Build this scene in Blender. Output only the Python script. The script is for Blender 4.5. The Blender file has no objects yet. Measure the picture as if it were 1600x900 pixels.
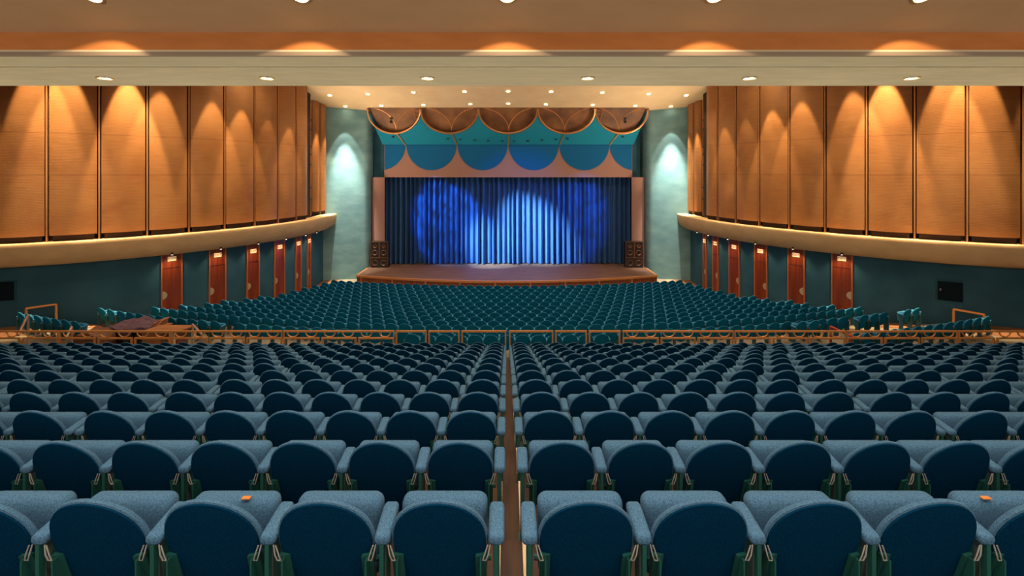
import bpy, math, random
from mathutils import Vector, Matrix
random.seed(7)
S = bpy.context.scene
COL = S.collection
PI = math.pi

# ------------------------------------------------------------------ camera, world, exposure
F, CX, HY, EZ = 716.0, 792.0, 270.0, 8.0          # focal length / principal point in photo pixels, eye height
cam = bpy.data.cameras.new('camera')
cam.sensor_fit = 'HORIZONTAL'; cam.sensor_width = 36.0
cam.lens = F / 1600 * 36.0
cam.shift_x = (800 - CX) / 1600.0
cam.shift_y = -(450 - HY) / 1600.0
cam.clip_end = 200; cam.clip_start = 0.05
camo = bpy.data.objects.new('camera', cam); COL.objects.link(camo)
camo.location = (0, 0, EZ); camo.rotation_euler = (PI / 2, 0, 0)
S.camera = camo
S.view_settings.view_transform = 'Standard'
S.view_settings.look = 'None'
S.view_settings.gamma = 1.0
S.view_settings.use_curve_mapping = False
S.view_settings.exposure = 0.0
W = bpy.data.worlds.new('world'); S.world = W; W.use_nodes = True
WB = W.node_tree.nodes['Background']
WB.inputs['Color'].default_value = (1.0, 0.88, 0.72, 1)
WB.inputs['Strength'].default_value = 1.9
S.cycles.max_bounces = 6; S.cycles.diffuse_bounces = 4; S.cycles.glossy_bounces = 2
S.cycles.transmission_bounces = 2
S.cycles.use_denoising = True
S.cycles.sample_clamp_indirect = 4.0
try: S.cycles.use_light_tree = True
except Exception: pass

WARM = (1.0, 0.74, 0.44)
K_HOUSE, K_NEAR, K_WASH, K_SPLAY, K_DOOR = 2.0, 1.0, 1.0, 4.0, 1.4

def spot(name, loc, target, power, deg, blend=0.3, color=WARM, radius=0.05):
    l = bpy.data.lights.new(name, 'SPOT'); l.energy = power; l.color = color
    l.spot_size = math.radians(deg); l.spot_blend = blend; l.shadow_soft_size = radius
    o = bpy.data.objects.new(name, l); COL.objects.link(o); o.location = loc
    v = Vector(target) - Vector(loc)
    o.rotation_euler = v.to_track_quat('-Z', 'Y').to_euler()
    return o

def area(name, loc, target, power, sx, sy, color=WARM):
    l = bpy.data.lights.new(name, 'AREA'); l.energy = power; l.color = color
    l.shape = 'RECTANGLE'; l.size = sx; l.size_y = sy
    o = bpy.data.objects.new(name, l); COL.objects.link(o); o.location = loc
    v = Vector(target) - Vector(loc)
    o.rotation_euler = v.to_track_quat('-Z', 'Y').to_euler()
    return o

# ------------------------------------------------------------------ helpers
def P(px, py, d):
    return Vector(((px - CX) * d / F, d, EZ - (py - HY) * d / F))

def tag(o, label=None, cat=None, group=None, kind=None):
    if label: o['label'] = label
    if cat: o['category'] = cat
    if group: o['group'] = group
    if kind: o['kind'] = kind
    return o

def empty(name, loc=(0, 0, 0), rz=0.0):
    o = bpy.data.objects.new(name, None); COL.objects.link(o)
    o.location = loc; o.rotation_euler = (0, 0, rz); o.empty_display_size = .1
    return o

def link(name, me, parent=None, loc=None, rz=None):
    o = bpy.data.objects.new(name, me); COL.objects.link(o)
    if parent is not None: o.parent = parent
    if loc is not None: o.location = loc
    if rz is not None: o.rotation_euler = (0, 0, rz)
    return o

class MB:
    def __init__(self): self.v = []; self.f = []; self.m = []
    def add(self, vs, fs, mi=0):
        b = len(self.v); self.v += [tuple(p) for p in vs]
        self.f += [tuple(b + i for i in f) for f in fs]; self.m += [mi] * len(fs)
    def box(self, lo, hi, mi=0, mat=None):
        x0, y0, z0 = lo; x1, y1, z1 = hi
        vs = [(x0,y0,z0),(x1,y0,z0),(x1,y1,z0),(x0,y1,z0),(x0,y0,z1),(x1,y0,z1),(x1,y1,z1),(x0,y1,z1)]
        if mat is not None: vs = [tuple(mat @ Vector(p)) for p in vs]
        self.add(vs, [(0,3,2,1),(4,5,6,7),(0,1,5,4),(1,2,6,5),(2,3,7,6),(3,0,4,7)], mi)
    def quad(self, a, b, c, d, mi=0): self.add([a, b, c, d], [(0, 1, 2, 3)], mi)
    def rings(self, rings, mi=0, close=True, cap0=True, cap1=True):
        n = len(rings[0]); b = len(self.v)
        for r in rings: self.v += [tuple(p) for p in r]
        k = n if close else n - 1
        for i in range(len(rings) - 1):
            for j in range(k):
                j2 = (j + 1) % n
                self.f.append((b+i*n+j, b+i*n+j2, b+(i+1)*n+j2, b+(i+1)*n+j)); self.m.append(mi)
        if cap0: self.f.append(tuple(b + j for j in reversed(range(n)))); self.m.append(mi)
        if cap1: self.f.append(tuple(b + (len(rings)-1)*n + j for j in range(n))); self.m.append(mi)
    def tube(self, pts, r, n=8, mi=0, caps=True, closed=False):
        pts = [Vector(p) for p in pts]; rings = []
        N = len(pts); up = None
        for i, p in enumerate(pts):
            if closed: t = pts[(i+1) % N] - pts[i-1]
            else: t = pts[min(i+1, N-1)] - pts[max(i-1, 0)]
            t.normalize()
            if up is None:
                up = Vector((0, 0, 1)) if abs(t.z) < .9 else Vector((1, 0, 0))
            s = t.cross(up)
            if s.length < 1e-4: s = t.cross(Vector((0, 1, 0)))
            s.normalize(); u = s.cross(t).normalized(); up = u
            rings.append([p + s*(math.cos(a)*r) + u*(math.sin(a)*r) for a in [2*PI*k/n for k in range(n)]])
        if closed: rings.append(rings[0])
        self.rings(rings, mi, True, caps and not closed, caps and not closed)
    def lathe(self, prof, c, axis='z', n=24, mi=0, cap=True):
        rings = []
        for r, h in prof:
            ring = []
            for k in range(n):
                a = 2*PI*k/n
                if axis == 'z': ring.append((c[0]+r*math.cos(a), c[1]+r*math.sin(a), c[2]+h))
                elif axis == 'y': ring.append((c[0]+r*math.cos(a), c[1]+h, c[2]+r*math.sin(a)))
                else: ring.append((c[0]+h, c[1]+r*math.cos(a), c[2]+r*math.sin(a)))
            rings.append(ring)
        self.rings(rings, mi, True, cap, cap)
    def prism(self, poly, off, mi=0):
        """planar polygon (3-D points) extruded by vector off"""
        n = len(poly); off = Vector(off)
        a = [Vector(p) for p in poly]; b = [p + off for p in a]
        self.add(a + b, [tuple(range(n)), tuple(n + i for i in reversed(range(n)))] +
                 [(i, n+i, n+(i+1) % n, (i+1) % n) for i in range(n)], mi)
    def mesh(self, name, mats, smooth=None):
        me = bpy.data.meshes.new(name); me.from_pydata(self.v, [], self.f); me.validate()
        if not isinstance(mats, (list, tuple)): mats = [mats]
        for m in mats: me.materials.append(m)
        if len(mats) > 1: me.polygons.foreach_set('material_index', self.m)
        import bmesh
        bm = bmesh.new(); bm.from_mesh(me); bmesh.ops.recalc_face_normals(bm, faces=bm.faces)
        bm.to_mesh(me); bm.free()
        if smooth:
            me.polygons.foreach_set('use_smooth', [True] * len(me.polygons))
            try: me.set_sharp_from_angle(angle=math.radians(smooth))
            except Exception: pass
        me.update()
        return me
    def build(self, name, mats, parent=None, smooth=None, loc=None, rz=None):
        return link(name, self.mesh(name, mats, smooth), parent, loc, rz)

def struct(name, mb, mats, parent=None, smooth=None):
    o = mb.build(name, mats, parent, smooth)
    if parent is None: o['kind'] = 'structure'
    return o

# ------------------------------------------------------------------ materials
def nmat(name, base, rough=.7, metal=0.0, spec=.5):
    m = bpy.data.materials.new(name); m.use_nodes = True
    b = m.node_tree.nodes['Principled BSDF']
    b.inputs['Base Color'].default_value = (*base, 1)
    b.inputs['Roughness'].default_value = rough; b.inputs['Metallic'].default_value = metal
    b.inputs['Specular IOR Level'].default_value = spec
    return m
def vary(m, c1, c2, scale=4.0, stretch=(1,1,1), detail=4, bump=0.0, bscale=None, lo=.35, hi=.65, coord='Object'):
    nt = m.node_tree; N = nt.nodes; L = nt.links; b = N['Principled BSDF']
    tc = N.new('ShaderNodeTexCoord'); mp = N.new('ShaderNodeMapping'); mp.inputs['Scale'].default_value = stretch
    L.new(tc.outputs[coord], mp.inputs['Vector'])
    ns = N.new('ShaderNodeTexNoise'); ns.inputs['Scale'].default_value = scale; ns.inputs['Detail'].default_value = detail
    L.new(mp.outputs[0], ns.inputs['Vector'])
    cr = N.new('ShaderNodeValToRGB'); cr.color_ramp.elements[0].position = lo; cr.color_ramp.elements[1].position = hi
    cr.color_ramp.elements[0].color = (*c1, 1); cr.color_ramp.elements[1].color = (*c2, 1)
    L.new(ns.outputs['Fac'], cr.inputs[0]); L.new(cr.outputs[0], b.inputs['Base Color'])
    if bump:
        n2 = N.new('ShaderNodeTexNoise'); n2.inputs['Scale'].default_value = bscale or scale*8; n2.inputs['Detail'].default_value = 3
        L.new(mp.outputs[0], n2.inputs['Vector'])
        bp = N.new('ShaderNodeBump'); bp.inputs['Strength'].default_value = bump; bp.inputs['Distance'].default_value = .02
        L.new(n2.outputs['Fac'], bp.inputs['Height']); L.new(bp.outputs[0], b.inputs['Normal'])
    return m
def emis(name, col, s):
    m = bpy.data.materials.new(name); m.use_nodes = True; nt = m.node_tree
    b = nt.nodes['Principled BSDF']; b.inputs['Base Color'].default_value = (*col, 1)
    b.inputs['Emission Color'].default_value = (*col, 1); b.inputs['Emission Strength'].default_value = s
    return m
def woven(name, c1, c2, thread=90.0):
    """metal mesh cloth: fine weave plus broad tarnish patches"""
    m = nmat(name, c1, .48, .25); nt = m.node_tree; N = nt.nodes; L = nt.links; b = N['Principled BSDF']
    tc = N.new('ShaderNodeTexCoord')
    big = N.new('ShaderNodeTexNoise'); big.inputs['Scale'].default_value = .55; big.inputs['Detail'].default_value = 5; big.inputs['Distortion'].default_value = .4
    L.new(tc.outputs['Object'], big.inputs['Vector'])
    mp = N.new('ShaderNodeMapping'); mp.inputs['Scale'].default_value = (.6, .6, 14)
    L.new(tc.outputs['Object'], mp.inputs['Vector'])
    st = N.new('ShaderNodeTexNoise'); st.inputs['Scale'].default_value = 2.0; st.inputs['Detail'].default_value = 6
    L.new(mp.outputs[0], st.inputs['Vector'])
    ad = N.new('ShaderNodeMath'); ad.operation = 'MULTIPLY_ADD'; ad.inputs[1].default_value = .55
    L.new(st.outputs['Fac'], ad.inputs[0]); L.new(big.outputs['Fac'], ad.inputs[2])
    cr = N.new('ShaderNodeValToRGB'); cr.color_ramp.elements[0].position = .52; cr.color_ramp.elements[1].position = 1.0
    cr.color_ramp.elements[0].color = (*c1, 1); cr.color_ramp.elements[1].color = (*c2, 1)
    L.new(ad.outputs[0], cr.inputs[0])
    sp = N.new('ShaderNodeSeparateXYZ'); L.new(tc.outputs['Object'], sp.inputs[0]); last = None
    for zz in (7.9, 9.7):
        c = N.new('ShaderNodeMath'); c.operation = 'COMPARE'; c.inputs[1].default_value = zz; c.inputs[2].default_value = .022
        L.new(sp.outputs['Z'], c.inputs[0])
        if last:
            a2 = N.new('ShaderNodeMath'); a2.operation = 'MAXIMUM'; L.new(last.outputs[0], a2.inputs[0]); L.new(c.outputs[0], a2.inputs[1]); last = a2
        else: last = c
    mx = N.new('ShaderNodeMix'); mx.data_type = 'RGBA'; mx.blend_type = 'MULTIPLY'
    L.new(last.outputs[0], mx.inputs[0]); L.new(cr.outputs[0], mx.inputs[6]); mx.inputs[7].default_value = (.80, .75, .70, 1)
    L.new(mx.outputs[2], b.inputs['Base Color'])
    wv = N.new('ShaderNodeTexWave'); wv.bands_direction = 'Z'; wv.inputs['Scale'].default_value = 9; wv.inputs['Distortion'].default_value = 1.0
    L.new(tc.outputs['Object'], wv.inputs['Vector'])
    bp = N.new('ShaderNodeBump'); bp.inputs['Strength'].default_value = .12; bp.inputs['Distance'].default_value = .02
    L.new(wv.outputs['Fac'], bp.inputs['Height']); L.new(bp.outputs[0], b.inputs['Normal'])
    return m

M = {}
M['back']    = vary(nmat('seat_back_shaded_cloth', (.002,.030,.078), .85, 0, .0), (.0015,.023,.062), (.0025,.037,.094), 160, (1,1,1), 3, .15, 400)  # cushion cloth again, with the back's shade put into its colour
M['cushion'] = vary(nmat('seat_cushion_cloth', (.06,.17,.26), .9, 0, .25), (.033,.092,.185), (.088,.210,.355), 190, (1,1,1), 3, .35, 420)
M['backT']   = nmat('stalls_back_light_tint', (.003,.135,.26), .85, 0, .05)  # same cloth as the tier; teal of the light, back's shade in colour
M['cushT']   = nmat('stalls_cushion_light_tint', (.05,.235,.42), .85, 0, .05)
M['green']   = nmat('green_metal', (.012,.088,.078), .45, .1)
M['gray']    = nmat('grey_green_metal', (.06,.088,.085), .5, .1)
M['steel']   = nmat('steel', (.42,.42,.40), .4, .3)
M['soffit']  = vary(nmat('soffit_plaster', (.6,.53,.38), .9, 0, .2), (.56,.50,.36), (.62,.55,.40), 1.2, (1,3,1), 5, .1, 60)
M['tan']     = vary(nmat('tan_plaster', (.72,.46,.25), .9, 0, .1), (.70,.445,.24), (.75,.48,.265), 1.0, (1,2,1), 5, .1, 60)
M['cream']   = vary(nmat('ceiling_plaster', (.62,.44,.26), .9, 0, .2), (.70,.50,.29), (.76,.55,.33), .8, (1,1,1), 5)
M['orange']  = vary(nmat('fascia_cloth', (.42,.16,.05), .85, 0, .2), (.46,.17,.05), (.52,.20,.062), 1.5, (1,1,4), 5)
M['ledge']   = vary(nmat('ledge_plaster', (.66,.44,.23), .85, 0, .1), (.62,.41,.21), (.70,.47,.25), 1.3, (1,1,2), 5)
M['lipgrey'] = nmat('grey_lip', (.26,.20,.15), .7)
M['panel']   = woven('copper_mesh', (.30,.115,.030), (.44,.195,.062))
M['copper']  = nmat('copper_trim', (.62,.29,.12), .35, .75)
M['rail']    = nmat('brass_rail', (.80,.36,.11), .35, .45)
M['dark']    = nmat('dark_recess', (.025,.010,.006), .9)
M['black']   = nmat('black', (.006,.006,.007), .6)
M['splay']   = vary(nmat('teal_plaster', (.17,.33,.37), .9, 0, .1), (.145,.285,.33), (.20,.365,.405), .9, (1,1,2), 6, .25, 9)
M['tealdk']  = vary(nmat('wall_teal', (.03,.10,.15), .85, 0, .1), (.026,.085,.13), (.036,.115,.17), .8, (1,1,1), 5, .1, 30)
M['canopy']  = nmat('canopy_teal', (.012,.22,.36), .8, 0, .1)
M['blue']    = nmat('pelmet_blue', (.010,.13,.34), .8, 0, .1)
M['pink']    = nmat('pelmet_pink', (.37,.205,.17), .85, 0, .1)
M['woodback'] = vary(nmat('canopy_wood', (.30,.10,.025), .6), (.10,.034,.010), (.27,.11,.036), .7, (1,1,1), 6)
M['curtain'] = nmat('curtain_velvet', (.045,.11,.27), .95, 0, .0)
def planks(name, c1, c2, sc=(1,8,1)):
    m = nmat(name, c1, .5); vary(m, c1, c2, 1.6, sc, 7, 0, None, .3, .7); return m
M['stage']   = planks('stage_boards', (.075,.036,.022), (.20,.105,.07), (.5,5,1))
M['stagef']  = planks('stage_front_wood', (.20,.045,.012), (.30,.075,.02), (6,6,.5))
M['lip']     = nmat('stage_lip', (.60,.24,.08), .4, .2)
M['doorw']   = vary(nmat('door_wood', (.26,.045,.012), .4), (.14,.020,.005), (.26,.045,.012), 1.5, (6,6,.35), 6)
M['doortrim'] = nmat('door_trim', (.45,.14,.05), .5)
M['sign']    = emis('exit_sign_face', (1.0,.72,.42), .25)
M['signtx']  = nmat('exit_letters', (.25,.04,.02), .6)
M['bulb']    = emis('lamp_glow', (1.0,.80,.52), 30)
M['bulbs']   = emis('small_lamp_glow', (1.0,.85,.68), 5)
M['ring']    = nmat('lamp_ring', (.75,.5,.28), .4, .4)
M['floorw']  = vary(nmat('tier_wood_floor', (.17,.06,.025), .55), (.022,.008,.004), (.055,.020,.009), 2, (8,1,1), 6)
M['floorc']  = vary(nmat('concrete_floor', (.26,.215,.145), .9), (.235,.19,.127), (.285,.235,.16), 1.1, (1,1,1), 6)
M['floorb']  = vary(nmat('side_floor_brown', (.22,.085,.03), .7), (.17,.065,.022), (.27,.11,.04), 1.5, (1,1,1), 5)
M['strip']   = nmat('cream_strip', (.62,.50,.32), .7)
M['brassd']  = nmat('brass_plate', (.62,.48,.30), .4, .5)
M['hatch']   = nmat('hatch_dark', (.007,.014,.022), .9, 0, .05)
M['spk']     = nmat('speaker_black', (.016,.010,.007), .55)
M['spkw']    = nmat('speaker_wood_edge', (.17,.06,.025), .5)
M['cone']    = nmat('speaker_cone', (.10,.035,.015), .5)
M['cloth']   = vary(nmat('mauve_cloth', (.11,.06,.09), .9), (.085,.045,.07), (.15,.085,.125), 6, (1,1,1), 4)
M['tarp']    = vary(nmat('brown_leather', (.14,.05,.025), .6), (.10,.035,.018), (.18,.07,.035), 4, (1,1,1), 4)
M['deskw']   = planks('desk_wood', (.25,.09,.03), (.42,.18,.07), (1,5,1))
M['redrail'] = nmat('red_rail', (.45,.05,.02), .4, .4)
M['palerail'] = nmat('pale_rail', (.62,.45,.40), .35, .6)

# ------------------------------------------------------------------ plan of the hall (right side; x is mirrored)
ZL = EZ - 2.95                       # top of the wall ledge
AC, AR = (25.4, 30.85), 12.717       # circle that the panelled side wall follows (its centre lies outside the hall)
def on_arc(r, th): return (AC[0] + r*math.cos(th), AC[1] + r*math.sin(th))
def arc_hit(off, r):
    """angle on the circle of radius r where the sight line through |px-CX| = off meets it"""
    lo, hi = math.radians(165.0), math.radians(262.0)
    f = lambda th: (lambda p: p[0]/p[1]*F - off)(on_arc(r, th))
    for _ in range(60):
        mid = (lo + hi)/2
        if f(mid) < 0: lo = mid
        else: hi = mid
    return lo
def zc(y): return EZ + 4.75 + .2*(33.05 - y)      # main ceiling height
CEIL_END = 33.17
ZS = EZ - 6.98                       # stage floor
OC = 72.0                            # the stalls' rows are arcs about (0, 72)
FP = [(38, -7.80), (44.1, -7.71), (49.2, -7.46), (53.45, -7.02), (55.0, -6.75), (55.5, -6.56), (56.2, -6.5), (75, -6.5)]
def zfloor(x, y):
    R = math.hypot(x, OC - y)
    if R <= FP[0][0]: return EZ + FP[0][1]
    for (a, za), (b, zb) in zip(FP, FP[1:]):
        if R <= b: return EZ + za + (zb - za)*(R - a)/(b - a)
    return EZ + FP[-1][1]
ROW0, PITCH, DROP, NROW = 2.17, 1.0025, .308, 13
def row_d(i): return ROW0 + PITCH*i                  # seat back plane of tier row i (0 = nearest)
def row_z(i): return EZ - 1.567 - DROP*i - .85        # its floor

# ------------------------------------------------------------------ structure: floors
mb = MB(); nR, nA = 26, 60
Rs = [38 + i*(62.0 - 38)/nR for i in range(nR + 1)]
for R in Rs:
    for j in range(nA + 1):
        a = -0.52 + 1.04*j/nA; x, y = R*math.sin(a), OC - R*math.cos(a)
        mb.v.append((x, y, zfloor(x, y)))
for i in range(nR):
    for j in range(nA):
        b = i*(nA+1) + j; mb.f.append((b, b+1, b+nA+2, b+nA+1)); mb.m.append(0)
struct('floor', mb, M['floorc'], None, 40)

mb = MB()                            # brown walkway along the foot of each side wall
for s in (1, -1):
    th0, th1, n = math.radians(168), math.radians(264), 48
    a_, b_ = [], []
    for k in range(n + 1):
        th = th0 + (th1 - th0)*k/n
        for lst, r in ((a_, AR - .35), (b_, AR + .75 + .8*max(0, (k/n - .55))/.45)):
            x, y = on_arc(r, th); lst.append((s*x, y, zfloor(x, y) + .012))
    for k in range(n): mb.quad(a_[k], a_[k+1], b_[k+1], b_[k])
struct('floor_walkway', mb, M['floorb'])

mb = MB()                            # stepped tier under the near seats
HW = 25.5
for i in range(-4, NROW):
    y0 = row_d(i) - .16 if i > -4 else -3.2
    y1 = row_d(i + 1) - .16 if i < NROW - 1 else row_d(i) + .98
    mb.box((-HW, y0, EZ - 8.2), (HW, y1, row_z(i)))
struct('floor_tier', mb, M['floorw'])
mb = MB()                            # cream edging strips beside the slot between the two seat blocks
XG = .03
for i in range(0, NROW):
    y0, y1 = row_d(i) - .15, row_d(i + 1) - .17
    for s in (-1, 1):
        mb.box((XG + s*.085 - .015, y0, row_z(i)), (XG + s*.085 + .015, y1, row_z(i) + .03))
        mb.box((XG + s*.085 - .015, y1 - .03, row_z(i + 1) if i < NROW-1 else row_z(i) - .3), (XG + s*.085 + .015, y1, row_z(i)))
struct('trim_1', mb, M['strip'])

# ------------------------------------------------------------------ structure: near ceiling, beam, soffit
ZSF = EZ + 2.10
mb = MB(); mb.box((-27, 8.2, ZSF), (27, 11.0, ZSF + .10)); struct('ceiling_soffit', mb, M['soffit'])
mb = MB(); mb.box((-27, 9.08, ZSF - .012), (27, 11.0, ZSF)); struct('trim_2', mb, M['soffit'])
mb = MB(); mb.box((-27, 8.22, ZSF + .10), (27, 8.5, EZ + 2.52)); struct('wall_fascia', mb, M['orange'])
mb = MB(); mb.box((-27, 8.14, ZSF - .02), (27, 8.22, ZSF + .035)); mb.box((-27, 8.17, ZSF + .035), (27, 8.22, ZSF + .06)); struct('trim_3', mb, M['lipgrey'])
mb = MB()
prof = [(8.3, EZ + 2.52), (7.3, EZ + 3.03), (6.4, EZ + 3.42), (5.4, EZ + 3.7), (4.2, EZ + 3.85), (-3.4, EZ + 3.9)]
for (ya, za), (yb, zb) in zip(prof, prof[1:]):
    mb.quad((-27, ya, za), (27, ya, za), (27, yb, zb), (-27, yb, zb))
    mb.quad((-27, ya, za + .15), (27, ya, za + .15), (27, yb, zb + .15), (-27, yb, zb + .15))
struct('ceiling_near', mb, M['tan'], None, 50)
mb = MB()                            # added wall over the soffit, closing the balcony opening to world light
mb.box((-27, 10.9, ZSF + .10), (27, 11.0, zc(11)))
struct('wall_balcony_blocker', mb, M['tan'])

# main ceiling
mb = MB(); n = 8
ys = [11 + (CEIL_END - 11)*k/n for k in range(n + 1)]
mb.rings([[(-28, y, zc(y)), (28, y, zc(y)), (28, y, zc(y) + .2), (-28, y, zc(y) + .2)] for y in ys])
struct('ceiling', mb, M['cream'])
# ceiling behind the side walls' end, over the splays
mb = MB()
for s in (1, -1):
    poly = [(s*10.1, CEIL_END, zc(CEIL_END)), (s*14.5, CEIL_END, zc(CEIL_END)), (s*14.5, 34.2, zc(34.2)), (s*10.1, 34.2, zc(34.2))]
    mb.prism(poly, (0, 0, .2))
struct('ceiling_splay', mb, M['cream'])

# ------------------------------------------------------------------ structure: side walls, ledges, splays
TH0, TH1 = math.radians(169), math.radians(266)
def arc_sheet(mb, s, r, z0f, z1f, th0=TH0, th1=TH1, n=60, thick=.08):
    rings = []
    for k in range(n + 1):
        th = th0 + (th1 - th0)*k/n
        x, y = on_arc(r, th); x2, y2 = on_arc(r - thick, th)
        rings.append([(s*x, y, z0f(x, y)), (s*x, y, z1f(x, y)), (s*x2, y2, z1f(x, y)), (s*x2, y2, z0f(x, y))])
    mb.rings(rings)
for s, side in ((-1, 'left'), (1, 'right')):
    mb = MB()
    arc_sheet(mb, s, AR - .35, lambda x, y: EZ - 8.1, lambda x, y: ZL - .6)
    struct('wall_' + side, mb, M['tealdk'], None, 30)
    mb = MB()
    arc_sheet(mb, s, AR - .42, lambda x, y: ZL - .7, lambda x, y: zc(y), math.radians(181.2))
    xa, xb = sorted((s*13.95, s*14.05)); mb.box((xa, 30.3, ZL - .7), (xb, 33.0, zc(33.0)))
    struct('wall_%s_upper' % side, mb, M['dark'], None, 30)
    mb = MB(); rings = []; n = 70
    pr = [(-.4, 0), (.54, 0), (.55, -.03), (.55, -.10), (.53, -.34), (.46, -.62), (.33, -.84), (.12, -.97), (-.40, -1.0)]
    for k in range(n + 1):
        th = TH0 + (TH1 - TH0)*k/n
        ring = []
        for dr, dz in pr:
            x, y = on_arc(AR + dr, th); ring.append((s*x, y, ZL + dz))
        rings.append(ring)
    mb.rings(rings)
    struct('trim_%d' % (4 if s < 0 else 5), mb, M['ledge'], None, 30)
    # plain wall beyond the frame, back to the rear of the hall
    mb = MB(); mb.box((min(s*26.4, s*26.2), -3.4, EZ - 8.2), (max(s*26.4, s*26.2), 18.4, zc(11)))
    mb.box((min(s*24.2, s*26.4), 18.2, EZ - 8.2), (max(s*24.2, s*26.4), 18.35, zc(18)))
    struct('wall_%s_rear' % side, mb, M['tealdk'])
    # splay beside the proscenium: lit teal plaster, corner turned back towards the stage
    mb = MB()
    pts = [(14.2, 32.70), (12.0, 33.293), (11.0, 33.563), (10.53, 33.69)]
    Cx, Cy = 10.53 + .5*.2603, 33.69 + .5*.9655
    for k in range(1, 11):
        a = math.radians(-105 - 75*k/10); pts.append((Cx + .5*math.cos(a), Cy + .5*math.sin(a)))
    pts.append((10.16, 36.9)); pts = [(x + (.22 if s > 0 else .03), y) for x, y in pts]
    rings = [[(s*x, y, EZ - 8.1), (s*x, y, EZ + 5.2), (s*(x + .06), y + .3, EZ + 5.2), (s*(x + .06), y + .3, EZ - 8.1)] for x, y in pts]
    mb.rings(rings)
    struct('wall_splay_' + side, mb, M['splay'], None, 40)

# unseen walls added behind the curtain to block world light
mb = MB(); mb.box((-14.5, 37.0, EZ - 8.1), (14.5, 37.2, EZ + 6)); mb.box((-14.5, 33.9, EZ + 5.2), (14.5, 37.2, EZ + 5.4))
struct('wall_stage', mb, M['black'])

# stage
mb = MB(); lip = []
for k in range(41):
    x = -10.24 + 20.48*k/40; lip.append((x, 29.5 + 1.7*(x/10.24)**2))
deck = [Vector((x, y, ZS)) for x, y in lip] + [Vector((10.15, 36.9, ZS)), Vector((-10.15, 36.9, ZS))]
mb.prism(deck, (0, 0, -.12))
struct('floor_stage', mb, M['stage'])
st = tag(empty('stage_apron', (0, 29.5, EZ - 7.8)), 'curved reddish wooden facing of the stage with an orange edge', 'stage apron')
mb = MB()
rings = [[(x, y + .06, EZ - 7.95), (x, y + .06, ZS - .10), (x, y + .2, ZS - .10), (x, y + .2, EZ - 7.95)] for x, y in lip]
mb.rings(rings); 
mb.box((-10.24, 31.25, EZ - 7.95), (-10.14, 33.7, ZS - .12)); mb.box((10.14, 31.25, EZ - 7.95), (10.24, 33.7, ZS - .12))
o = mb.build('front_panel', M['stagef'], st, 40); o.matrix_parent_inverse = Matrix.Translation(-st.location)
mb = MB(); path = [(-10.26, 33.6)] + [(x, y) for x, y in lip] + [(10.26, 33.6)]
rings = []
for x, y in path:
    rings.append([(x, y - .05, ZS - .11), (x, y - .05, ZS + .012), (x, y + .10, ZS + .012), (x, y + .10, ZS - .11)])
mb.rings(rings[1:-1])
for s in (-1, 1): mb.box((min(s*10.16, s*10.27), 31.2, ZS - .11), (max(s*10.16, s*10.27), 33.55, ZS + .012))
o = mb.build('edge_moulding', M['lip'], st, 40); o.matrix_parent_inverse = Matrix.Translation(-st.location)
for k in range(27):                  # pale upright battens on the stage front
    x = -9.9 + 19.8*k/26; y = 29.5 + 1.7*(x/10.24)**2
    mb = MB(); mb.box((x - .05, y + .02, EZ - 7.9), (x + .05, y + .08, ZS - .12))
    o = mb.build('batten', M['lip'] if k % 3 == 0 else M['stagef'], st); o.matrix_parent_inverse = Matrix.Translation(-st.location)

def settle(o, root):
    """parent a mesh built in world coordinates under an empty that is not turned"""
    o.parent = root; o.matrix_parent_inverse = Matrix.Translation(-Vector(root.location)); return o

# ------------------------------------------------------------------ proscenium: canopy, pelmet, pilasters, curtain
CK, CD, CZ = (2.12 - 4.73)/1.33, CEIL_END, EZ + 4.73
def on_canopy(px, py, back=0.0):
    d = (4.73 - CK*CD) / ((HY - py)/F - CK)
    p = P(px, py, d); nrm = Vector((0, -CK, 1)).normalized()      # pointing up and into the stage
    return p + nrm*back
cusp = [574, 657, 747.5, 840, 930, 1013]; low = [618, 705, 795, 883, 968]
def scallop(x):
    for a, b in zip(cusp, cusp[1:]):
        if a <= x <= b:
            m, h = (a + b)/2, (b - a)/2
            return 171 + 38*math.sqrt(max(0, 1 - ((x - m)/h)**2))
    return 171
cn = tag(empty('proscenium_canopy', on_canopy(794, 226)), 'teal scalloped canopy with brown wooden arches above the stage curtain', 'canopy')
mb = MB(); xs = []
for a, b in zip(cusp, cusp[1:]):
    for k in range(24): xs.append((a + b)/2 - (b - a)/2*math.cos(PI*k/24))
xs.append(1013)
rows = []
for x in xs:
    t = (x - 574)/(1013 - 574); xb = 598 + t*(990 - 598); y0 = scallop(x)
    rows.append([(x + (xb - x)*u, y0 + (226 - y0)*u) for u in (0, .25, .5, .75, 1)])
fr = [[on_canopy(px, py) for px, py in r] for r in rows]
bk = [[on_canopy(px, py) + Vector((0, .03, .08)) for px, py in r] for r in rows]
mb.rings([f + list(reversed(b)) for f, b in zip(fr, bk)])
settle(mb.build('teal_sheet', M['canopy'], None, 25), cn)
mb = MB()
poly = [on_canopy(565, 160, .26), on_canopy(1022, 160, .26), on_canopy(985, 214, .26), on_canopy(602, 214, .26)]
mb.prism(poly, Vector((0, .05, .04))); settle(mb.build('wood_backing', M['woodback']), cn)
for a, b in zip(cusp, cusp[1:]):
    mb = MB(); pts = [on_canopy(x, scallop(x) - .6, -.01) for x in [(a+b)/2 - (b-a)/2*math.cos(PI*k/32) for k in range(33)]]
    mb.tube(pts, .075, 6); settle(mb.build('scallop_rim', M['copper'], None, 40), cn)
hs = [540] + cusp[1:-1] + [1050]
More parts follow.
